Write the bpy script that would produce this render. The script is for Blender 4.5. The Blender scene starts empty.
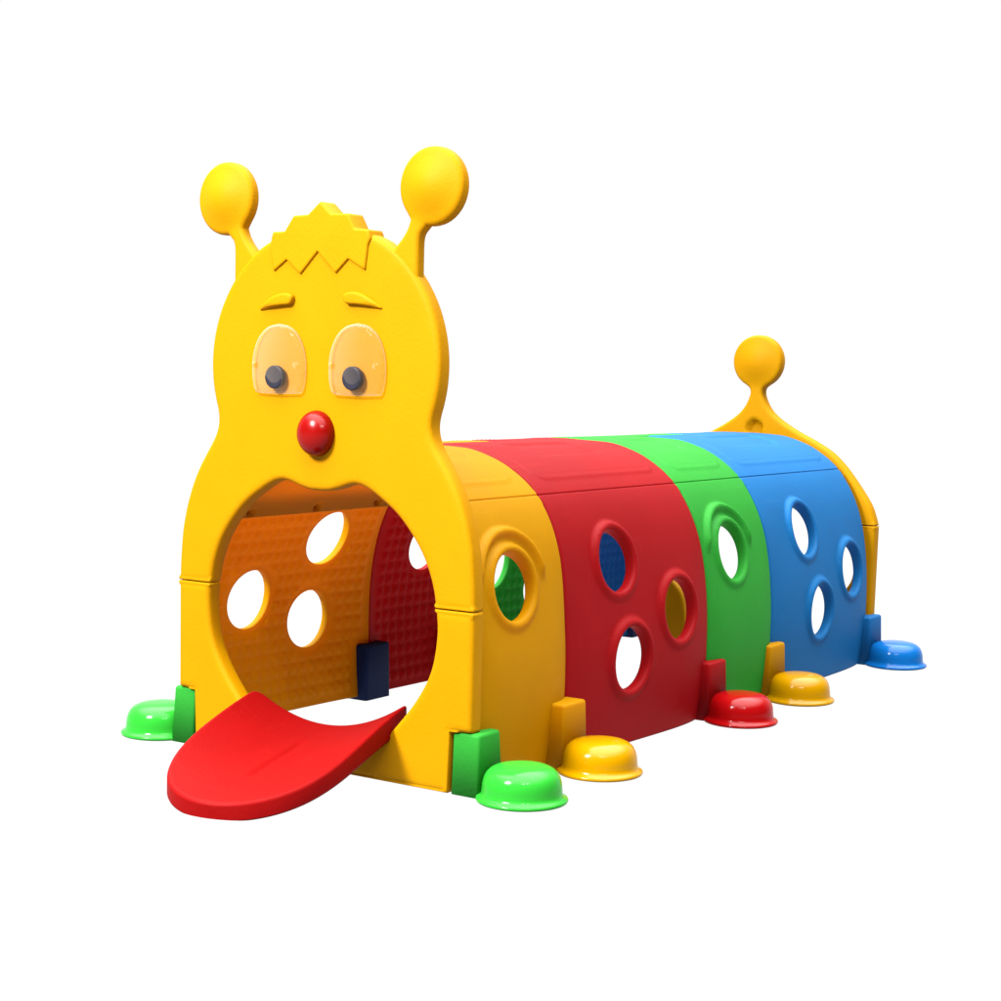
import bpy, bmesh, math, random
import numpy as np
from mathutils import Vector, Matrix
from mathutils.geometry import delaunay_2d_cdt

random.seed(4)
RNG = np.random.default_rng(7)
scene = bpy.context.scene
COL = scene.collection

# ------------------------------------------------------------------ materials
def plastic(name, col, dark, rough=0.52, spec=0.04, bump=0.10, grain=0.10, coat=0.0, glow=None, through=0.0, scuff=0.13):
    """Moulded polyethylene: faint mottling of the colour, fine orange-peel bump."""
    m = bpy.data.materials.new(name)
    m.use_nodes = True
    nt = m.node_tree
    n = nt.nodes
    L = nt.links.new
    b = n["Principled BSDF"]
    tc = n.new("ShaderNodeTexCoord")
    n1 = n.new("ShaderNodeTexNoise")
    n1.inputs["Scale"].default_value = 9.0
    n1.inputs["Detail"].default_value = 5.0
    n1.inputs["Roughness"].default_value = 0.65
    L(tc.outputs["Object"], n1.inputs["Vector"])
    n2 = n.new("ShaderNodeTexNoise")
    n2.inputs["Scale"].default_value = 330.0
    n2.inputs["Detail"].default_value = 2.0
    L(tc.outputs["Object"], n2.inputs["Vector"])
    mr = n.new("ShaderNodeMapRange")
    mr.inputs["From Min"].default_value = 0.35
    mr.inputs["From Max"].default_value = 0.65
    L(n1.outputs["Fac"], mr.inputs["Value"])
    mr2 = n.new("ShaderNodeMapRange")
    mr2.inputs["From Min"].default_value = 0.3
    mr2.inputs["From Max"].default_value = 0.7
    L(n2.outputs["Fac"], mr2.inputs["Value"])
    ad = n.new("ShaderNodeMath")
    ad.operation = 'MULTIPLY_ADD'
    ad.inputs[1].default_value = 0.6
    L(mr.outputs["Result"], ad.inputs[0])
    sc = n.new("ShaderNodeMath")
    sc.operation = 'MULTIPLY'
    sc.inputs[1].default_value = 0.4
    L(mr2.outputs["Result"], sc.inputs[0])
    L(sc.outputs[0], ad.inputs[2])
    mx = n.new("ShaderNodeMix")
    mx.data_type = 'RGBA'
    mx.inputs["A"].default_value = (*dark, 1)
    mx.inputs["B"].default_value = (*col, 1)
    L(ad.outputs[0], mx.inputs["Factor"])
    base_out = mx.outputs["Result"]
    if bump > 0 and scuff > 0:
        for rot, scl in ((0.5, (5.0, 140.0, 9.0)), (-0.9, (7.0, 9.0, 170.0))):
            mp = n.new("ShaderNodeMapping")
            mp.inputs["Rotation"].default_value = (rot, rot * 0.6, rot)
            mp.inputs["Scale"].default_value = scl
            L(tc.outputs["Object"], mp.inputs["Vector"])
            ns = n.new("ShaderNodeTexNoise")
            ns.inputs["Scale"].default_value = 1.0
            ns.inputs["Detail"].default_value = 2.0
            L(mp.outputs["Vector"], ns.inputs["Vector"])
            th = n.new("ShaderNodeMapRange")
            th.inputs["From Min"].default_value = 0.66
            th.inputs["From Max"].default_value = 0.74
            th.inputs["To Max"].default_value = scuff
            L(ns.outputs["Fac"], th.inputs["Value"])
            m2 = n.new("ShaderNodeMix")
            m2.data_type = 'RGBA'
            m2.inputs["B"].default_value = (min(col[0] * 1.5 + 0.02, 1), min(col[1] * 1.5 + 0.012, 1), min(col[2] * 1.5 + 0.008, 1), 1)
            L(base_out, m2.inputs["A"])
            L(th.outputs["Result"], m2.inputs["Factor"])
            base_out = m2.outputs["Result"]
    L(base_out, b.inputs["Base Color"])
    rr = n.new("ShaderNodeMapRange")
    rr.inputs["To Min"].default_value = rough - 0.06
    rr.inputs["To Max"].default_value = rough + 0.08
    L(n1.outputs["Fac"], rr.inputs["Value"])
    L(rr.outputs["Result"], b.inputs["Roughness"])
    b.inputs["Specular IOR Level"].default_value = spec
    b.inputs["Coat Weight"].default_value = coat
    b.inputs["Coat Roughness"].default_value = 0.08
    if bump > 0:
        n3 = n.new("ShaderNodeTexNoise")
        n3.inputs["Scale"].default_value = 160.0
        n3.inputs["Detail"].default_value = 4.0
        L(tc.outputs["Object"], n3.inputs["Vector"])
        bp = n.new("ShaderNodeBump")
        bp.inputs["Strength"].default_value = bump
        bp.inputs["Distance"].default_value = 0.004
        L(n3.outputs["Fac"], bp.inputs["Height"])
        L(bp.outputs["Normal"], b.inputs["Normal"])
    if glow is not None:
        tl = n.new("ShaderNodeBsdfTranslucent")
        tl.inputs["Color"].default_value = (*glow, 1)
        ms = n.new("ShaderNodeMixShader")
        ms.inputs[0].default_value = through
        L(b.outputs[0], ms.inputs[1])
        L(tl.outputs[0], ms.inputs[2])
        L(ms.outputs[0], n["Material Output"].inputs["Surface"])
    return m

def shade(c, k):
    return tuple(x * k for x in c)

YEL = (0.300, 0.152, 0.0)
RED = (0.180, 0.0026, 0.0040)
GRN = (0.016, 0.172, 0.018)
BLU = (0.005, 0.084, 0.225)
M = {}
M['yellow'] = plastic('yellow_plastic', YEL, shade(YEL, 0.87), spec=0.05, glow=(1.0, 0.37, 0.0), through=0.30)
M['yellow_thick'] = plastic('thick_yellow_plastic', (0.282, 0.131, 0.0), (0.262, 0.121, 0.0), spec=0.04, scuff=0.0, glow=(1.0, 0.42, 0.0), through=0.10)
M['red'] = plastic('red_plastic', RED, shade(RED, 0.88), spec=0.06, glow=(0.9, 0.008, 0.006), through=0.22)
M['green'] = plastic('green_plastic', GRN, shade(GRN, 0.89), spec=0.06, glow=(0.02, 0.6, 0.02), through=0.22)
M['blue'] = plastic('blue_plastic', BLU, shade(BLU, 0.88), spec=0.07, glow=(0.01, 0.12, 0.6), through=0.22)
M['tongue'] = plastic('tongue_red_plastic', (0.130, 0.0008, 0.0009), (0.112, 0.0007, 0.0007), rough=0.55, spec=0.04, scuff=0.06)
for k, c in (('yellow', (0.235, 0.112, 0.0)), ('red', (0.165, 0.001, 0.0015)), ('green', (0.012, 0.175, 0.013)), ('blue', (0.002, 0.062, 0.21))):
    M['gloss_' + k] = plastic('glossy_' + k + '_plastic', c, shade(c, 0.95), rough=0.13, spec=0.13, bump=0.0)
M['shaded_blue'] = plastic('shaded_blue_plastic', (0.006, 0.012, 0.045), (0.005, 0.010, 0.038))  # blue clip plastic, tunnel's inner shade put into the colour
M['nose'] = plastic('glossy_nose_plastic', (0.130, 0.001, 0.0005), (0.120, 0.001, 0.0005), rough=0.22, spec=0.15, bump=0.0)
M['pupil'] = plastic('charcoal_pupil_plastic', (0.013, 0.013, 0.020), (0.010, 0.010, 0.016), rough=0.4, spec=0.10, bump=0.0)

def lens_mat():
    m = bpy.data.materials.new('clear_lens_plastic')
    m.use_nodes = True
    nt = m.node_tree
    n = nt.nodes
    L = nt.links.new
    out = n["Material Output"]
    b = n["Principled BSDF"]
    b.inputs["Base Color"].default_value = (0.36, 0.30, 0.23, 1)
    b.inputs["Roughness"].default_value = 0.10
    b.inputs["Specular IOR Level"].default_value = 0.6
    tr = n.new("ShaderNodeBsdfTransparent")
    tr.inputs["Color"].default_value = (1.0, 0.97, 0.95, 1)
    lw = n.new("ShaderNodeLayerWeight")
    lw.inputs["Blend"].default_value = 0.35
    ns = n.new("ShaderNodeTexNoise")
    ns.inputs["Scale"].default_value = 18.0
    tc = n.new("ShaderNodeTexCoord")
    L(tc.outputs["Object"], ns.inputs["Vector"])
    mr = n.new("ShaderNodeMapRange")
    mr.inputs["From Min"].default_value = 0.15
    mr.inputs["From Max"].default_value = 0.60
    mr.inputs["To Min"].default_value = 0.018
    mr.inputs["To Max"].default_value = 0.50
    L(lw.outputs["Facing"], mr.inputs["Value"])
    ad = n.new("ShaderNodeMath")
    ad.operation = 'MULTIPLY_ADD'
    ad.inputs[1].default_value = 0.02
    L(ns.outputs["Fac"], ad.inputs[0])
    L(mr.outputs["Result"], ad.inputs[2])
    mx = n.new("ShaderNodeMixShader")
    L(ad.outputs[0], mx.inputs[0])
    L(tr.outputs[0], mx.inputs[1])
    L(b.outputs[0], mx.inputs[2])
    L(mx.outputs[0], out.inputs["Surface"])
    return m
M['lens'] = lens_mat()

# ------------------------------------------------------------------ object helpers
def link(name, me, mat, parent=None, label=None, smooth=True):
    o = bpy.data.objects.new(name, me)
    COL.objects.link(o)
    if mat is not None:
        me.materials.append(mat)
    if smooth:
        me.polygons.foreach_set('use_smooth', [True] * len(me.polygons))
    if parent is not None:
        o.parent = parent
    if label:
        o['label'] = label
    return o

def empty(name, loc=(0, 0, 0)):
    o = bpy.data.objects.new(name, None)
    COL.objects.link(o)
    o.location = loc
    return o

# ------------------------------------------------------------------ 2-D outlines
def spline(pts, n=8, closed=False):
    """Catmull-Rom through the points."""
    P = [np.array(q, float) for q in pts]
    out = []
    N = len(P)
    rng = range(N if closed else N - 1)
    for i in rng:
        p1, p2 = P[i], P[(i + 1) % N]
        p0 = P[i - 1] if (i > 0 or closed) else 2 * p1 - p2
        p3 = P[(i + 2) % N] if (i + 2 < N or closed) else 2 * p2 - p1
        for k in range(n):
            t = k / n
            out.append(0.5 * ((2 * p1) + (-p0 + p2) * t + (2 * p0 - 5 * p1 + 4 * p2 - p3) * t * t + (-p0 + 3 * p1 - 3 * p2 + p3) * t ** 3))
    if not closed:
        out.append(P[-1])
    return out

def resample(loop, step):
    """Densify a closed loop so that no edge is longer than step (corners are kept)."""
    out = []
    N = len(loop)
    for i in range(N):
        a, b = np.array(loop[i], float), np.array(loop[(i + 1) % N], float)
        d = np.linalg.norm(b - a)
        if d < 1e-6:
            continue
        k = max(1, int(math.ceil(d / step)))
        for j in range(k):
            out.append(a + (b - a) * j / k)
    return np.array(out)

def inside(pts, loop):
    x, y = pts[:, 0], pts[:, 1]
    r = np.zeros(len(pts), bool)
    x1, y1 = loop[:, 0], loop[:, 1]
    x2, y2 = np.roll(x1, -1), np.roll(y1, -1)
    for a, b, c, d in zip(x1, y1, x2, y2):
        if b == d:
            continue
        hit = ((b > y) != (d > y)) & (x < (c - a) * (y - b) / (d - b) + a)
        r ^= hit
    return r

def seg_dist(pts, loop, nxt=None):
    A = loop
    B = np.roll(loop, -1, axis=0) if nxt is None else nxt
    best = np.full(len(pts), 1e9)
    for a, b in zip(A, B):
        ab = b - a
        l2 = ab @ ab
        t = np.clip(((pts - a) @ ab) / max(l2, 1e-12), 0, 1)
        q = a + t[:, None] * ab
        best = np.minimum(best, np.hypot(*(pts - q).T))
    return best

def quarter(d, r):
    """Depth below the face of a rounded edge of radius r at distance d from the border."""
    d = np.clip(d, 0, r)
    return r - np.sqrt(np.maximum(r * r - (r - d) ** 2, 0))

def shell(outer, holes=(), step=0.006, border=0.004, r_edge=0.006, r_hole=None, front=None, back=None,
          height=None, inner=None, r_back=0.003, rings=(0.0008, 0.002, 0.0036, 0.0058, 0.0085), tight=None):
    """A closed moulded panel: a 2-D region with holes, triangulated and carried to 3-D twice.
    front(P, h) and back(P, h) map 2-D points plus a height off the surface to 3-D;
    height(P) adds relief to the front, inner(P) to the back. tight(P)->bool: where the border edge is crisp."""
    r_hole = r_edge if r_hole is None else r_hole
    loops = [resample(outer, border)] + [resample(h, border) for h in holes]
    allp = np.vstack(loops)
    nb = len(allp)
    edges = []
    k = 0
    for l in loops:
        n = len(l)
        edges += [(k + i, k + (i + 1) % n) for i in range(n)]
        k += n
    lo, hi = loops[0].min(0), loops[0].max(0)
    gx = np.arange(lo[0] + step * 0.5, hi[0], step)
    gy = np.arange(lo[1] + step * 0.5, hi[1], step * 0.866)
    G = np.array([(x + (step / 2 if j % 2 else 0), y) for j, y in enumerate(gy) for x in gx])
    cand = []
    for l in loops:
        d = np.roll(l, -1, axis=0) - np.roll(l, 1, axis=0)
        nrm = np.stack([-d[:, 1], d[:, 0]], 1)
        nrm /= np.maximum(np.linalg.norm(nrm, axis=1), 1e-9)[:, None]
        for s in (1, -1):
            for i, dd in enumerate(rings):
                q = l + nrm * dd * s
                cand.append((q, dd))
    def ok(pts):
        m = inside(pts, loops[0])
        for h in loops[1:]:
            m &= ~inside(pts, h)
        return m
    def dist(pts):
        return np.min([seg_dist(pts, l) for l in loops], axis=0)
    keep = []
    for q, dd in cand:
        m = ok(q)
        q = q[m]
        if len(q):
            q = q[dist(q) > dd * 0.93]
            keep.append(q)
    G = G[ok(G)]
    if len(G):
        G = G[dist(G) > rings[-1] * 1.25]
        keep.append(G)
    pts = np.vstack([allp] + keep)
    vs, es, fs, *_ = delaunay_2d_cdt([Vector(q) for q in pts], edges, [], 0, 1e-7)
    V = np.array([tuple(v) for v in vs])
    F = np.array([f for f in fs if len(f) == 3])
    cen = V[F].mean(1)
    m = ok(cen)
    F = F[m]
    a, b, c = V[F[:, 0]], V[F[:, 1]], V[F[:, 2]]
    ar = (b[:, 0] - a[:, 0]) * (c[:, 1] - a[:, 1]) - (b[:, 1] - a[:, 1]) * (c[:, 0] - a[:, 0])
    onb = (np.min([seg_dist(V, l) for l in loops], axis=0) < 1e-5)[F].all(1)
    good = np.abs(ar) > np.where(onb, 4e-7, 1e-12)
    F, ar = F[good], ar[good]
    F[ar < 0] = F[ar < 0][:, ::-1]
    used = np.unique(F)
    remap = -np.ones(len(V), int)
    remap[used] = np.arange(len(used))
    V = V[used]
    F = remap[F]
    # rounded borders
    do = seg_dist(V, loops[0])
    rr = np.full(len(V), r_edge)
    if tight is not None:
        rr = np.where(tight(V), np.minimum(r_edge, 0.0024), r_edge)
    h = -quarter(do, rr)
    hb = -quarter(do, r_back)
    for l in loops[1:]:
        dh = seg_dist(V, l)
        h = np.minimum(h, -quarter(dh, r_hole))
        hb = np.minimum(hb, -quarter(dh, r_back))
    if height is not None:
        h = h + height(V)
    if inner is not None:
        hb = hb + inner(V)
    A = front(V, h)
    B = back(V, hb)
    n = len(V)
    cnt = {}
    for f in F:
        for i in range(3):
            e = (int(f[i]), int(f[(i + 1) % 3]))
            cnt[e] = cnt.get(e, 0) + 1
    bd = [e for e in cnt if (e[1], e[0]) not in cnt]
    faces = [tuple(int(x) for x in f) for f in F]
    faces += [(int(f[2]) + n, int(f[1]) + n, int(f[0]) + n) for f in F]
    faces += [(e[1], e[0], e[0] + n, e[1] + n) for e in bd]
    me = bpy.data.meshes.new('panel')
    me.from_pydata([tuple(x) for x in np.vstack([A, B])], [], faces)
    bm = bmesh.new()
    bm.from_mesh(me)
    bmesh.ops.holes_fill(bm, edges=[e for e in bm.edges if e.is_boundary], sides=6)
    bmesh.ops.recalc_face_normals(bm, faces=bm.faces)
    bm.to_mesh(me)
    bm.free()
    return me

def plate(y0, t):
    """Front and back maps of a flat upright plate whose front is at y0 and that is t thick (2-D = x, z)."""
    f = lambda P, h: np.stack([P[:, 0], y0 - h, P[:, 1]], 1)
    b = lambda P, h: np.stack([P[:, 0], y0 + t + h, P[:, 1]], 1)
    return dict(front=f, back=b)

def smooth01(x):
    x = np.clip(x, 0, 1)
    return x * x * (3 - 2 * x)

# ------------------------------------------------------------------ the tunnel's arch profile, by arc length from the apex
half = spline([(0.0, 0.5520), (0.03, 0.5519), (0.062, 0.5512), (0.110, 0.5470), (0.165, 0.5300), (0.205, 0.509), (0.236, 0.486), (0.263, 0.457),
               (0.284, 0.425), (0.300, 0.392), (0.313, 0.355), (0.3235, 0.310), (0.331, 0.260), (0.3355, 0.205), (0.3365, 0.150), (0.335, 0.100), (0.331, 0.050), (0.325, 0.0)], 10)
half = np.array(half)
dl = np.hypot(*np.diff(half, axis=0).T)
S = np.concatenate([[0], np.cumsum(dl)])
SMAX = S[-1]
def arch(u):
    a = np.abs(u)
    x = np.interp(a, S, half[:, 0])
    z = np.interp(a, S, half[:, 1])
    e = 0.004
    x1, z1 = np.interp(np.clip(a - e, 0, SMAX), S, half[:, 0]), np.interp(np.clip(a - e, 0, SMAX), S, half[:, 1])
    x2, z2 = np.interp(np.clip(a + e, 0, SMAX), S, half[:, 0]), np.interp(np.clip(a + e, 0, SMAX), S, half[:, 1])
    tx, tz = x2 - x1, z2 - z1
    l = np.maximum(np.hypot(tx, tz), 1e-9)
    nx, nz = -tz / l, tx / l
    flat = a < 1e-4
    nx = np.where(flat, 0, nx)
    nz = np.where(flat, 1, nz)
    sg = np.where(u < 0, -1.0, 1.0)
    return x * sg, z, nx * sg, nz
def u_at_z(z):
    return float(np.interp(-z, -half[:, 1], S))
U_CAP = u_at_z(0.472)

def arch_map(y_mid, half_len, thick, stretch=1.0):
    def bulge(P):
        t = np.clip(np.abs((P[:, 0] - y_mid) / half_len), 0, 1)
        low = smooth01((np.abs(P[:, 1]) - U_CAP - 0.10) / 0.25)
        return 0.011 * (1 - t ** 4) * low - 0.004 * t ** 6 * low
    def lean(P):
        low = smooth01((np.abs(P[:, 1]) - U_CAP + 0.02) / 0.28)
        return -0.017 * smooth01((0.80 - P[:, 0]) / 0.50) * low
    def f(P, h):
        x, z, nx, nz = arch(P[:, 1])
        h = h + bulge(P)
        return np.stack([x + lean(P) + nx * h, P[:, 0], np.maximum(z + nz * h, 0.0005)], 1)
    def b(P, h):
        u = P[:, 1] * stretch
        x, z, nx, nz = arch(u)
        h = thick + h - bulge(P)
        return np.stack([x + lean(P) - nx * h, P[:, 0], np.maximum(z - nz * h, 0.0005)], 1)
    return dict(front=f, back=b)

HOLE_R = 0.0585
def circle(c, r, n=44):
    return [(c[0] + r * math.cos(2 * math.pi * i / n), c[1] + r * math.sin(2 * math.pi * i / n)) for i in range(n)]

def wall_panel(name, y0, y1, side, holes, mat, parent, arch_ridge=False, rim_h=0.0100, thick=0.0165):
    """A side panel between y0 and y1: holes are (y, z) centres. 2-D domain = (y, u)."""
    sg = 1 if side > 0 else -1
    y0, y1 = y0 + 0.0006, y1 - 0.0006
    ua, ub = sg * (U_CAP + 0.0006), sg * (SMAX if side > 0 else SMAX - 0.006)
    out = [(y0, ua), (y1, ua), (y1, ub), (y0, ub)]
    hc = [(y, sg * u_at_z(z)) for y, z in holes]
    hl = [circle(c, HOLE_R) for c in hc]
    def height(P):
        h = np.zeros(len(P))
        for c in hc:
            v = P - np.array(c)
            d = np.hypot(v[:, 0], v[:, 1]) - HOLE_R
            up = -sg * v[:, 1] / np.maximum(np.hypot(v[:, 0], v[:, 1]), 1e-6)      # 1 above the hole, -1 below
            amp = rim_h * (0.74 + 0.26 * up)
            rim = smooth01(1 - (d - 0.010) / 0.011)
            h = np.maximum(h, amp * rim)
            if arch_ridge:
                w = smooth01((up + 0.02) / 0.35)
                out_r = smooth01(1 - (d - 0.0405) / 0.008)
                in_r = smooth01((d - 0.0235) / 0.013)
                h = np.maximum(h, 0.0105 * w * out_r * in_r)
        return h
    def waffle(P):
        a = np.abs(((P[:, 0] - y0) / 0.0265) % 1.0 - 0.5) * 2
        b = np.abs((np.abs(P[:, 1]) / 0.0265) % 1.0 - 0.5) * 2
        pyr = np.minimum(1 - a, 1 - b)
        amp = 0.0062 * np.sin(np.clip(pyr, 0, 1) * math.pi / 2)
        m = np.minimum.reduce([P[:, 0] - y0, y1 - P[:, 0], np.abs(P[:, 1]) - U_CAP - 0.055, SMAX - np.abs(P[:, 1])])
        amp = amp * smooth01((m - 0.016) / 0.012)
        near = np.minimum(P[:, 0] - y0, y1 - P[:, 0])
        amp = np.where((near < 0.058) & (np.abs(P[:, 1]) > SMAX - 0.135), 0.0, amp)
        for c in hc:
            d = np.hypot(P[:, 0] - c[0], P[:, 1] - c[1]) - HOLE_R
            amp = amp * smooth01((d - 0.008) / 0.014)
        return amp
    me = shell(out, hl, step=0.0055, border=0.0045, r_edge=0.0055, r_hole=0.0075, height=height, inner=waffle,
               tight=lambda P: np.abs(P[:, 1]) < U_CAP + 0.02, **arch_map((y0 + y1) / 2, (y1 - y0) / 2, thick))
    return link(name, me, mat, parent)

def rrect_d(P, cy, cu, hy, hu, r):
    """Signed distance to a rounded rectangle (negative inside)."""
    q = np.abs(P - np.array([cy, cu])) - np.array([hy - r, hu - r])
    return np.hypot(np.maximum(q[:, 0], 0), np.maximum(q[:, 1], 0)) + np.minimum(np.maximum(q[:, 0], q[:, 1]), 0) - r

def roof_panel(y0, y1, side, mat, parent):
    """One half of the roof, from the cap seam up to the ridge."""
    y0, y1 = y0 + 0.0006, y1 - 0.0006
    sg = 1 if side > 0 else -1
    out = [(y0, sg * 0.0006), (y1, sg * 0.0006), (y1, sg * U_CAP), (y0, sg * U_CAP)]
    ym, hl = (y0 + y1) / 2, (y1 - y0) / 2
    def height(P):
        d = rrect_d(P, ym, 0, hl - 0.042, U_CAP - 0.038, 0.022)
        h = 0.0016 * smooth01(-d / 0.012) + 0.0026 * smooth01(1 - np.abs(d) / 0.0065)
        d = rrect_d(P, ym, sg * 0.115, hl * 0.48, 0.045, 0.018)
        h -= 0.0050 * smooth01(-d / 0.005 + 0.3)
        return h
    def dents(P):
        h = np.zeros(len(P))
        for k in (-0.72, 0.0, 0.72):
            d = np.hypot(P[:, 0] - (ym + hl * k), (P[:, 1] - sg * (U_CAP - 0.012)) * 1.3)
            h -= 0.008 * smooth01(1 - (d - 0.006) / 0.006)
        return h
    me = shell(out, (), step=0.0060, border=0.0045, r_edge=0.0042, height=height, inner=dents,
               tight=lambda P: (np.abs(P[:, 1]) > U_CAP - 0.01) | (np.abs(P[:, 1]) < 0.01), **arch_map(ym, hl, 0.032, stretch=(u_at_z(0.425)) / U_CAP))
    return link('roof_panel', me, mat, parent)

# ================================================================== THE PLAY TUNNEL
root = empty('caterpillar_play_tunnel', (0, 0.85, 0))
root['label'] = 'colourful plastic crawl tunnel shaped like a caterpillar with yellow head, red nose and tongue'
root['category'] = 'play tunnel'
ROOT_INV = Matrix.Translation((0, -0.85, 0))

SEAMS_R = [(0.032, 0.307, 'yellow', 1), (0.307, 0.820, 'red', 3), (0.820, 1.120, 'green', 1), (1.120, 1.668, 'blue', 3)]
HOLES_R = [[(0.142, 0.328)],
           [(0.482, 0.345), (0.684, 0.236), (0.504, 0.163)],
           [(0.938, 0.329)],
           [(1.312, 0.349), (1.543, 0.242), (1.352, 0.165)]]
for (a, b, c, n), hs in zip(SEAMS_R, HOLES_R):
    wall_panel('side_panel', a, b, 1, hs, M[c], root, arch_ridge=(n == 1))
    roof_panel(a, b, 1, M[c], root)
SEAMS_L = [(0.032, 0.556, 'yellow', 3), (0.556, 0.856, 'red', 1), (0.856, 1.372, 'green', 3), (1.372, 1.668, 'blue', 1)]
HOLES_L = [[(0.202, 0.243), (0.396, 0.355), (0.382, 0.185)],
           [(0.735, 0.315)],
           [(1.022, 0.245), (1.285, 0.345), (1.215, 0.172)],
           [(1.585, 0.345)]]
for (a, b, c, n), hs in zip(SEAMS_L, HOLES_L):
    wall_panel('side_panel', a, b, -1, hs, M[c], root, arch_ridge=(n == 1), rim_h=0.0050, thick=0.0155)
    roof_panel(a, b, -1, M[c], root)

# ---- head
def mirror(h):
    return [(-x, z) for x, z in reversed(h)]
T_HEAD = 0.032
Z_SEAM = 0.300
outer_up = spline([(0.3285, Z_SEAM + 0.0008), (0.3275, 0.337), (0.3235, 0.385), (0.318, 0.415), (0.3095, 0.446), (0.296, 0.481), (0.280, 0.511),
                   (0.262, 0.538), (0.247, 0.560), (0.2385, 0.579), (0.2362, 0.597), (0.2390, 0.614), (0.2450, 0.634), (0.2510, 0.664), (0.2530, 0.701),
                   (0.2490, 0.738), (0.2405, 0.770), (0.2280, 0.800), (0.2100, 0.830), (0.1900, 0.855), (0.1680, 0.876), (0.1420, 0.895), (0.110, 0.910), (0.060, 0.924), (0.0, 0.929)], 4)
outer_up = [tuple(q) for q in outer_up]
mouth_up = spline([(0.0, 0.4790), (0.022, 0.4800), (0.045, 0.4855), (0.066, 0.4920), (0.084, 0.4940), (0.105, 0.4885), (0.135, 0.472), (0.170, 0.4475),
                   (0.202, 0.414), (0.2265, 0.378), (0.2430, 0.338), (0.2510, Z_SEAM + 0.0008)], 4)
mouth_up = [tuple(q) for q in mouth_up]
ring = outer_up + mirror(outer_up)[1:]                       # right bottom, over the top, left bottom
inner_ring = mirror(mouth_up) + mouth_up[1:]                 # left seam, over the mouth, right seam
me = shell(ring + inner_ring, step=0.010, border=0.005, r_edge=0.0095, r_back=0.006, tight=lambda P: np.abs(P[:, 1] - Z_SEAM) < 0.006, **plate(0.0, T_HEAD))
head = link('head_panel', me, M['yellow_thick'], root)

mouth_low = [tuple(q) for q in spline([(0.2510, Z_SEAM - 0.0008), (0.2540, 0.265), (0.2500, 0.225), (0.2410, 0.192), (0.2260, 0.163), (0.2050, 0.133), (0.1800, 0.104), (0.1600, 0.0825)], 5)]
low = [(0.3285, Z_SEAM - 0.0008)] + mouth_low + [(0.150, 0.078), (0.120, 0.056), (0.080, 0.037), (0.040, 0.028)]
left_low = mirror(low)
loop = [(0.2815, 0.0006), (0.2855, 0.1015), (0.3270, 0.1035)] + low + left_low + [(-0.3270, 0.1035), (-0.2855, 0.1015), (-0.2815, 0.0006)]
me = shell(loop, step=0.010, border=0.005, r_edge=0.0095, r_back=0.006, tight=lambda P: (np.abs(P[:, 1] - Z_SEAM) < 0.006) | (P[:, 1] < 0.004) | ((np.abs(P[:, 0]) < 0.2995) & (np.abs(P[:, 0]) > 0.276) & (P[:, 1] < 0.105)), **plate(0.0, T_HEAD))
link('head_base', me, M['yellow_thick'], root)

# ---- hair tuft, eyebrows, nose, antennae: moulded on the head
hair = [(-0.113, 0.897), (-0.106, 0.9225), (-0.079, 0.9225), (-0.059, 0.9485), (-0.027, 0.9490), (0.0, 0.9700), (0.024, 0.9485), (0.061, 0.9475), (0.076, 0.9215),
        (0.104, 0.9195), (0.1095, 0.905), (0.1040, 0.893), (0.0985, 0.852), (0.0620, 0.8715), (0.0350, 0.8480), (-0.0050, 0.8855), (-0.0430, 0.8480), (-0.0740, 0.8735), (-0.1030, 0.8545)]
me = shell(hair, step=0.008, border=0.004, r_edge=0.0032, **plate(-0.0042, 0.0420))
link('hair_tuft', me, M['yellow_thick'], head)

ANT_C, ANT_R = (0.2265, 0.9860), 0.0645
def antenna_loop(s):
    pts = [(0.145, 0.875), (0.157, 0.8915), (0.170, 0.906), (0.1795, 0.920), (0.1845, 0.933)]
    a0 = math.atan2(0.933 - ANT_C[1], 0.1800 - ANT_C[0])
    a1 = math.radians(-97)
    a0 = a0 % (2 * math.pi)
    a1 = a1 % (2 * math.pi) - 2 * math.pi
    arc = []
    n = 44
    for i in range(n + 1):
        a = (a0 - math.radians(9)) + (a1 - a0 + math.radians(9)) * i / n
        arc.append((ANT_C[0] + ANT_R * math.cos(a), ANT_C[1] + ANT_R * math.sin(a)))
    tail = [(0.2130, 0.9165), (0.2065, 0.9090), (0.2035, 0.8970), (0.2030, 0.870), (0.2030, 0.840), (0.2030, 0.815)]
    tail = [tuple(q) for q in spline([arc[-1]] + tail, 4)][1:]
    L = [tuple(q) for q in spline(pts, 4)] + arc + tail + [(0.150, 0.815)]
    return [(s * x, z) for x, z in L]
def ball_relief(c, R, a):
    def f(P):
        q = ((P[:, 0] - c[0]) ** 2 + (P[:, 1] - c[1]) ** 2) / (R * R)
        return a * np.maximum(1 - q, 0) ** 1.9
    return f
for s in (-1, 1):
    me = shell(antenna_loop(s), step=0.007, border=0.004, r_edge=0.0085, r_back=0.007, height=ball_relief((s * ANT_C[0], ANT_C[1]), ANT_R, 0.016),
               inner=ball_relief((s * ANT_C[0], ANT_C[1]), ANT_R, 0.004), **plate(0.0025, 0.0235))
    link('antenna', me, M['yellow_thick'], head)

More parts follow.
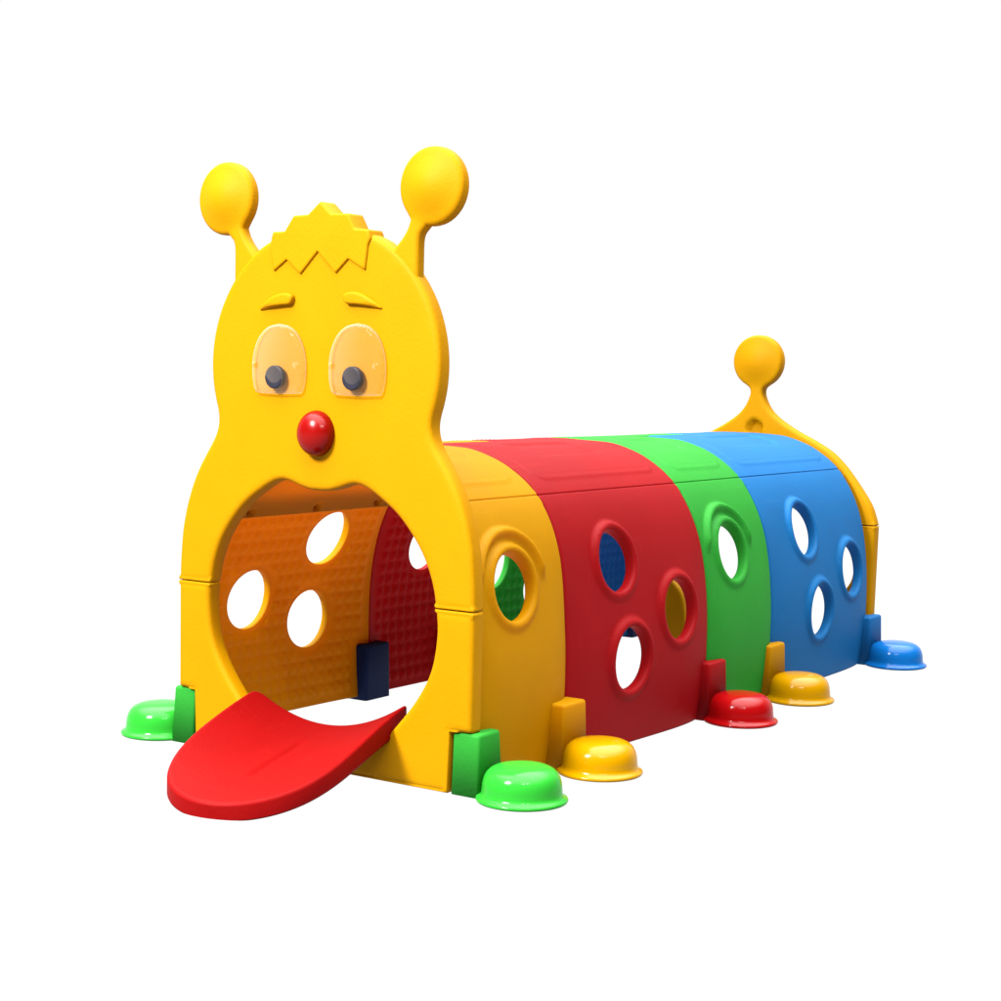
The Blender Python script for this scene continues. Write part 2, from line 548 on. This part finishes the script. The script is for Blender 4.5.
brow = [tuple(q) for q in spline([(0.056, 0.8085), (0.062, 0.8150), (0.080, 0.8165), (0.100, 0.8115), (0.120, 0.8010), (0.1345, 0.7905), (0.1300, 0.7880), (0.105, 0.7925), (0.082, 0.7955), (0.0620, 0.7975)], 4, closed=True)]
for s in (-1, 1):
    lp = [(s * x, z) for x, z in brow]
    me = shell(lp, step=0.004, border=0.003, r_edge=0.0045, height=lambda P: 0.006 * smooth01((P[:, 1] - 0.786) / 0.012) * smooth01((0.150 - np.abs(P[:, 0])) / 0.05), rings=(0.0005, 0.0013, 0.0025, 0.0042), **plate(-0.0045, 0.010))
    link('eyebrow', me, M['yellow_thick'], head)

def lathe(profile, n=48):
    """Closed surface of revolution about z from (radius, z) pairs."""
    bm = bmesh.new()
    rows = []
    for r, z in profile:
        if r < 1e-6:
            rows.append([bm.verts.new((0, 0, z))])
        else:
            rows.append([bm.verts.new((r * math.cos(2 * math.pi * i / n), r * math.sin(2 * math.pi * i / n), z)) for i in range(n)])
    for a, b in zip(rows, rows[1:]):
        for i in range(n):
            j = (i + 1) % n
            if len(a) == 1 and len(b) == 1:
                continue
            if len(a) == 1:
                bm.faces.new((a[0], b[i], b[j]))
            elif len(b) == 1:
                bm.faces.new((a[i], a[j], b[0]))
            else:
                bm.faces.new((a[i], a[j], b[j], b[i]))
    bmesh.ops.recalc_face_normals(bm, faces=bm.faces)
    me = bpy.data.meshes.new('lathe')
    bm.to_mesh(me)
    bm.free()
    return me

# nose: a squat glossy knob whose axis points out of the face
prof = [(0.0, -0.012), (0.036, -0.012), (0.0375, -0.004)]
for i in range(0, 17):
    a = math.pi / 2 * i / 16
    prof.append((0.0395 * math.cos(a) ** 0.9 if i < 16 else 0.0, 0.004 + 0.030 * math.sin(a)))
me = lathe(prof)
me.transform(Matrix.Translation((0, 0, 0.5775)) @ Matrix.Rotation(math.radians(90), 4, 'X') @ Matrix.Scale(0.92, 4, (1, 0, 0)))
link('nose', me, M['nose'], head)

# eyes: clear domed lens with a loose charcoal pupil behind it
eye_pts = [(0.0, 0.0625), (0.022, 0.0580), (0.040, 0.0450), (0.0525, 0.0240), (0.0585, 0.0), (0.0590, -0.025), (0.0560, -0.0430), (0.0520, -0.0530), (0.0440, -0.0570), (0.0, -0.0585)]
eye_half = [tuple(q) for q in spline(eye_pts, 5)]
eye_loop = eye_half + [(-x, z) for x, z in reversed(eye_half)][1:-1]
for s in (-1, 1):
    c = (s * 0.0865, 0.7015)
    lp = [(c[0] + x, c[1] + z) for x, z in eye_loop]
    def dome(P, c=c):
        q = ((P[:, 0] - c[0]) / 0.059) ** 2 + ((P[:, 1] - c[1]) / 0.0605) ** 2
        h = 0.004 * np.maximum(1 - q, 0)
        for t in (-1, 1):
            d = np.hypot(P[:, 0] - c[0] - t * 0.0485, (P[:, 1] - c[1] + 0.009) * 1.5)
            h += 0.0045 * smooth01(1 - d / 0.009)
        return h
    me = shell(lp, step=0.004, border=0.0035, r_edge=0.0075, height=dome, rings=(0.0006, 0.0016, 0.003, 0.005, 0.0072), **plate(-0.0125, 0.0120))
    eye = link('eye', me, M['lens'], root)
    pm = lathe([(0, -0.0050), (0.0195, -0.0050), (0.0200, -0.0042), (0.0200, 0.0032), (0.0194, 0.0044), (0.0170, 0.0047), (0.0080, 0.0040), (0.0, 0.0038)])
    pm.transform(Matrix.Translation((s * 0.0855 - 0.0035 + (0.0 if s > 0 else -0.001), -0.0106, 0.6722)) @ Matrix.Rotation(math.radians(90), 4, 'X'))
    link('pupil', pm, M['pupil'], eye)

# ---- tongue: a channelled slide hooked over the mouth sill
def make_tongue():
    nx = 72
    Lg, WID, TIP = 0.4045, 0.1500, 0.271
    top, bot = [], []
    bm = bmesh.new()
    def prof(s):
        # s = distance from the back edge; centre height of the upper surface
        t = s / Lg
        return 0.0700 - 0.0438 * (t ** 1.05)
    grid_t, grid_b = [], []
    rows = [0, 0.0006, 0.0015, 0.003, 0.005, 0.0075, 0.011, 0.016] + list(np.linspace(0.024, Lg - 0.07, 36)) + [Lg - 0.065 * (1 - k / 34) ** 3 for k in range(0, 34)]
    ny = len(rows) - 1
    def half_w(s):
        d = max(0.0, s - (Lg - TIP)) / TIP
        w = WID * math.sqrt(max(1 - d ** 3.3, 0.0))
        if s < 0.020:
            w -= 0.020 - math.sqrt(max(0.020 ** 2 - (0.020 - s) ** 2, 0))
        return max(w, 0.0015)
    plan = np.array([(half_w(s), s) for s in rows] + [(-half_w(s), s) for s in reversed(rows)])
    for s in rows:
        w = half_w(s)
        sag = 0.0148 + 0.0382 * (1 - smooth01(np.array([s / Lg * 0.93]))[0])
        rt, rb = [], []
        vvs = [math.sin((-1 + 2 * j / nx) * math.pi / 2) * 0.55 + (-1 + 2 * j / nx) * 0.45 for j in range(nx + 1)]
        dds = seg_dist(np.array([(vv * w, s) for vv in vvs]), plan)
        for j, vv in enumerate(vvs):
            x = vv * w
            z = prof(s) + sag * abs(x / WID) ** 2.0
            if abs(x) < 0.009 and 0.095 < s < 0.285:
                z -= 0.0042 * (1 - abs(x) / 0.009) * min(1, (s - 0.095) / 0.02, (0.285 - s) / 0.02)
            dd = float(dds[j])
            rd = 0.0068
            dz = float(quarter(np.array([max(dd, 0)]), rd)[0])
            rt.append(bm.verts.new((x, -s, z - dz)))
            zb = max(z - 0.030 - 0.014 * float(smooth01(np.array([(abs(vv) - 0.5) / 0.45]))[0]) * (1 - s / Lg) + dz * 0.5, 0.0008)
            rb.append(bm.verts.new((x, -s, min(zb, z - dz - 0.001))))
        grid_t.append(rt)
        grid_b.append(rb)
    for i in range(ny):
        for j in range(nx):
            bm.faces.new((grid_t[i][j], grid_t[i + 1][j], grid_t[i + 1][j + 1], grid_t[i][j + 1]))
            bm.faces.new((grid_b[i][j], grid_b[i][j + 1], grid_b[i + 1][j + 1], grid_b[i + 1][j]))
    for i in range(ny):
        for j in (0, nx):
            bm.faces.new((grid_t[i][j], grid_t[i + 1][j], grid_b[i + 1][j], grid_b[i][j]))
    for j in range(nx):
        for i in (0, ny):
            bm.faces.new((grid_t[i][j], grid_t[i][j + 1], grid_b[i][j + 1], grid_b[i][j]))
    rim = [grid_b[i][0] for i in range(ny + 1)] + [grid_b[ny][j] for j in range(1, nx + 1)] + [grid_b[i][nx] for i in range(ny - 1, -1, -1)]
    for a, b in zip(rim, rim[1:]):
        e = bm.edges.get((a, b))
        if e:
            e.smooth = False
    bmesh.ops.recalc_face_normals(bm, faces=bm.faces)
    me = bpy.data.meshes.new('tongue')
    bm.to_mesh(me)
    bm.free()
    me.transform(Matrix.Translation((0.0007, 0.045, 0.0)) @ Matrix.Rotation(math.radians(12.6), 4, 'Z'))
    return me
tongue = link('tongue_slide', make_tongue(), M['tongue'], root)

# ---- tail panel
Y_TAIL, T_TAIL, X_TAIL = 1.688, 0.034, 0.012
Z_TS = 0.335
TB_C, TB_R = (0.0, 0.7335), 0.0665
tail_side = spline([(0.3275, Z_TS + 0.0008), (0.322, 0.355), (0.309, 0.387), (0.278, 0.432), (0.244, 0.474), (0.207, 0.509), (0.165, 0.534), (0.125, 0.553), (0.090, 0.5715),
                    (0.064, 0.588), (0.044, 0.604), (0.029, 0.623), (0.0195, 0.643), (0.0170, 0.655), (0.0195, 0.6655), (0.0300, 0.6740)], 4)
tail_side = [tuple(q) for q in tail_side]
a0 = math.atan2(0.6740 - TB_C[1], 0.0300 - TB_C[0]) + math.radians(5)
arc = [(TB_C[0] + TB_R * math.cos(a0 + (math.pi / 2 - a0) * i / 24), TB_C[1] + TB_R * math.sin(a0 + (math.pi / 2 - a0) * i / 24)) for i in range(25)]
right_t = tail_side + arc
t_open = [tuple(q) for q in spline([(0.0, 0.505), (0.06, 0.501), (0.12, 0.482), (0.178, 0.455), (0.222, 0.412), (0.250, 0.366), (0.2620, Z_TS + 0.0008)], 5)]
ringt = right_t + mirror(right_t)[1:]
sh = lambda L: [(x + X_TAIL, z) for x, z in L]
def tail_relief(P):
    h = ball_relief((X_TAIL, TB_C[1]), TB_R, 0.014)(P)
    d = np.hypot(P[:, 0] - X_TAIL + 0.002, P[:, 1] - 0.563)
    return h - 0.020 * smooth01(1 - (d - 0.017) / 0.006)
me = shell(sh(ringt + mirror(t_open) + t_open[1:]), step=0.008, border=0.005, r_edge=0.009, r_back=0.008, height=tail_relief, inner=ball_relief((X_TAIL, TB_C[1]), TB_R, 0.010),
           tight=lambda P: np.abs(P[:, 1] - Z_TS) < 0.006, **plate(Y_TAIL, T_TAIL))
link('tail_panel', me, M['yellow_thick'], root)
lo_in = [tuple(q) for q in spline([(0.2620, Z_TS - 0.0008), (0.2720, 0.29), (0.2740, 0.245), (0.2700, 0.20), (0.2460, 0.163), (0.2160, 0.130), (0.2030, 0.092), (0.1985, 0.050), (0.1970, 0.0006)], 5)]
half_leg = [(0.2815, 0.0006), (0.2855, 0.1015), (0.3220, 0.1035), (0.3275, Z_TS - 0.0008)] + lo_in
for lp in (half_leg, [(x + 0.012, z) for x, z in mirror(half_leg)]):
    me = shell(sh(lp), step=0.010, border=0.005, r_edge=0.008, r_back=0.006, tight=lambda P: (np.abs(P[:, 1] - Z_TS) < 0.006) | (P[:, 1] < 0.004), **plate(Y_TAIL, T_TAIL))
    link('tail_leg', me, M['yellow_thick'], root)

# ---- feet: a glossy dome with a flange, and the clip that grips the panels
DOME = [(0.0, 0.0006), (0.0700, 0.0006), (0.0735, 0.0016), (0.0750, 0.0045), (0.0735, 0.0075), (0.0700, 0.0092), (0.0668, 0.0118), (0.0655, 0.0165), (0.0650, 0.0240),
        (0.0640, 0.0320), (0.0615, 0.0400), (0.0575, 0.0470), (0.0515, 0.0525), (0.0430, 0.0565), (0.0320, 0.0588), (0.0170, 0.0598), (0.0, 0.0600)]
def clip_mesh(w_in, w_out, hy, h, taper):
    """Upright clip: x from w_in to w_out, wider at the floor, edges rounded."""
    bm = bmesh.new()
    v = []
    for z, k in ((0.0008, 1.0), (h, taper)):
        for x, y in ((w_in, -hy), (w_out, -hy), (w_out, hy), (w_in, hy)):
            xm = (w_in + w_out) / 2
            v.append(bm.verts.new((x if x < xm else w_in + (x - w_in) * (0.5 + k * 0.5), y * k, z)))
    for f in ((3, 2, 1, 0), (4, 5, 6, 7), (0, 1, 5, 4), (1, 2, 6, 5), (2, 3, 7, 6), (3, 0, 4, 7)):
        bm.faces.new([v[i] for i in f])
    es = [e for e in bm.edges if max(e.verts[0].co.z, e.verts[1].co.z) > 0.01]
    bmesh.ops.bevel(bm, geom=es, offset=0.006, segments=4, profile=0.5, affect='EDGES')
    bmesh.ops.recalc_face_normals(bm, faces=bm.faces)
    me = bpy.data.meshes.new('clip')
    bm.to_mesh(me)
    bm.free()
    return me
dome_me = lathe(DOME, 56)
def foot(side, y, col, label, end=False):
    dm = dome_me.copy()
    o = link('foot', dm, M['gloss_' + col], root, label)
    o.location = (side * 0.405, y, 0)
    if end:
        cm = clip_mesh(0.2885, 0.345, 0.036, 0.103, 0.86)
    else:
        cm = clip_mesh(0.290 if side > 0 else 0.302, 0.356, 0.041, 0.117, 0.92)
    cm.transform(Matrix.Translation((-0.405, 0, 0)))
    if side < 0:
        cm.transform(Matrix.Scale(-1, 4, (1, 0, 0)))
        cm.flip_normals()
    c = link('clip', cm, M['shaded_blue'] if side < 0 and col == 'blue' else M[col], o)
    return o
foot(1, 0.036, 'green', 'glossy green foot beside the head', True)
foot(-1, 0.036, 'green', 'glossy green foot beside the head', True)
foot(1, 0.280, 'yellow', 'glossy yellow foot between the yellow and red panels')
foot(1, 0.830, 'red', 'glossy red foot between the red and green panels')
foot(1, 1.115, 'yellow', 'glossy yellow foot between the green and blue panels')
foot(1, 1.680, 'blue', 'glossy blue foot at the tail')
foot(-1, 0.560, 'blue', 'blue foot inside the tunnel, its clip coloured dark for shade')
foot(-1, 0.840, 'red', None)
foot(-1, 1.350, 'yellow', None)
foot(-1, 1.680, 'blue', None)

for ch in root.children:
    ch.matrix_parent_inverse = ROOT_INV

# ================================================================== white ground with an added glow
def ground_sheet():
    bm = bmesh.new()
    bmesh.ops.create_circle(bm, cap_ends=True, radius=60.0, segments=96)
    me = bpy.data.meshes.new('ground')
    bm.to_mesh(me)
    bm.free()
    m = bpy.data.materials.new('glowing_white_ground')
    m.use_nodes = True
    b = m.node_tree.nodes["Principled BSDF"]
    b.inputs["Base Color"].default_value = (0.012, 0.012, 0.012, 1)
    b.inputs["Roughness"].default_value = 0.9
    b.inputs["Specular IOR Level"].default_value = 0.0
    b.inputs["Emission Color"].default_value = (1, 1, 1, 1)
    b.inputs["Emission Strength"].default_value = 1.0  # added glow keeps the ground pure white, with no shadows on it
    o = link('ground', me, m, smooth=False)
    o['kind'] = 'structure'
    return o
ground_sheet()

# ------------------------------------------------------------------ world: a white studio cove behind, a dimmer room elsewhere
w = bpy.data.worlds.new("World")
scene.world = w
w.use_nodes = True
nt = w.node_tree
n = nt.nodes
bg = n["Background"]
tc = n.new("ShaderNodeTexCoord")
dp = n.new("ShaderNodeVectorMath")
dp.operation = 'DOT_PRODUCT'
dp.inputs[1].default_value = (-0.56, 0.83, 0.0)
nt.links.new(tc.outputs["Generated"], dp.inputs[0])
mr = n.new("ShaderNodeMapRange")
mr.interpolation_type = 'SMOOTHSTEP'
mr.inputs["From Min"].default_value = -0.10
mr.inputs["From Max"].default_value = 0.60
mr.inputs["To Min"].default_value = 0.12
mr.inputs["To Max"].default_value = 1.0
nt.links.new(dp.outputs["Value"], mr.inputs["Value"])
# overhead ceiling glow
sx = n.new("ShaderNodeSeparateXYZ")
nt.links.new(tc.outputs["Generated"], sx.inputs[0])
mz = n.new("ShaderNodeMapRange")
mz.interpolation_type = 'SMOOTHSTEP'
mz.inputs["From Min"].default_value = 0.52
mz.inputs["From Max"].default_value = 0.98
mz.inputs["To Min"].default_value = 0.0
mz.inputs["To Max"].default_value = 15.0
nt.links.new(sx.outputs["Z"], mz.inputs["Value"])
ad = n.new("ShaderNodeMath")
ad.operation = 'ADD'
nt.links.new(mr.outputs["Result"], ad.inputs[0])
nt.links.new(mz.outputs["Result"], ad.inputs[1])
nt.links.new(ad.outputs[0], bg.inputs["Strength"])
bg.inputs["Color"].default_value = (1, 1, 1, 1)

# ------------------------------------------------------------------ lamps
def area(name, loc, target, size, power, col=(1, 1, 1), size_y=None):
    l = bpy.data.lights.new(name, 'AREA')
    l.energy = power
    l.color = col
    l.size = size
    if size_y:
        l.shape = 'RECTANGLE'
        l.size_y = size_y
    o = bpy.data.objects.new(name, l)
    COL.objects.link(o)
    o.location = loc
    o.rotation_euler = (Vector(target) - Vector(loc)).to_track_quat('-Z', 'Y').to_euler()
    return o
area('softbox_key', (-0.72, -3.4, 3.1), (0, 0.3, 0.55), 0.95, 850)
area('lamp_spot', (1.75, -1.7, 2.2), (0.3, 0.4, 0.2), 0.12, 22)
area('lamp_spot', (2.15, -1.3, 2.2), (0.3, 0.6, 0.2), 0.12, 22)

# ------------------------------------------------------------------ camera (recovered from the photograph's perspective)
cam = bpy.data.cameras.new("Camera")
co = bpy.data.objects.new("Camera", cam)
COL.objects.link(co)
scene.camera = co
right = Vector((0.82800728, 0.56040599, 0.0186834))
upv = Vector((-0.04475593, 0.03283983, 0.99845804))
fwd = Vector((-0.5589283, 0.82756672, -0.05227311))
R = Matrix((right, upv, -fwd)).transposed().to_4x4()
co.matrix_world = Matrix.Translation((1.84286658, -2.169487, 0.67428343)) @ R
cam.sensor_width = 36.0
cam.lens = 1660.3481 / 1001.0 * 36.0
cam.shift_x = -(501.3717 - 500.5) / 1001.0
cam.shift_y = (466.8793 - 500.5) / 1001.0
cam.clip_end = 500

scene.view_settings.view_transform = 'Standard'
scene.view_settings.look = 'None'
scene.view_settings.exposure = 0
scene.render.engine = 'CYCLES'
scene.cycles.max_bounces = 8
scene.cycles.diffuse_bounces = 5
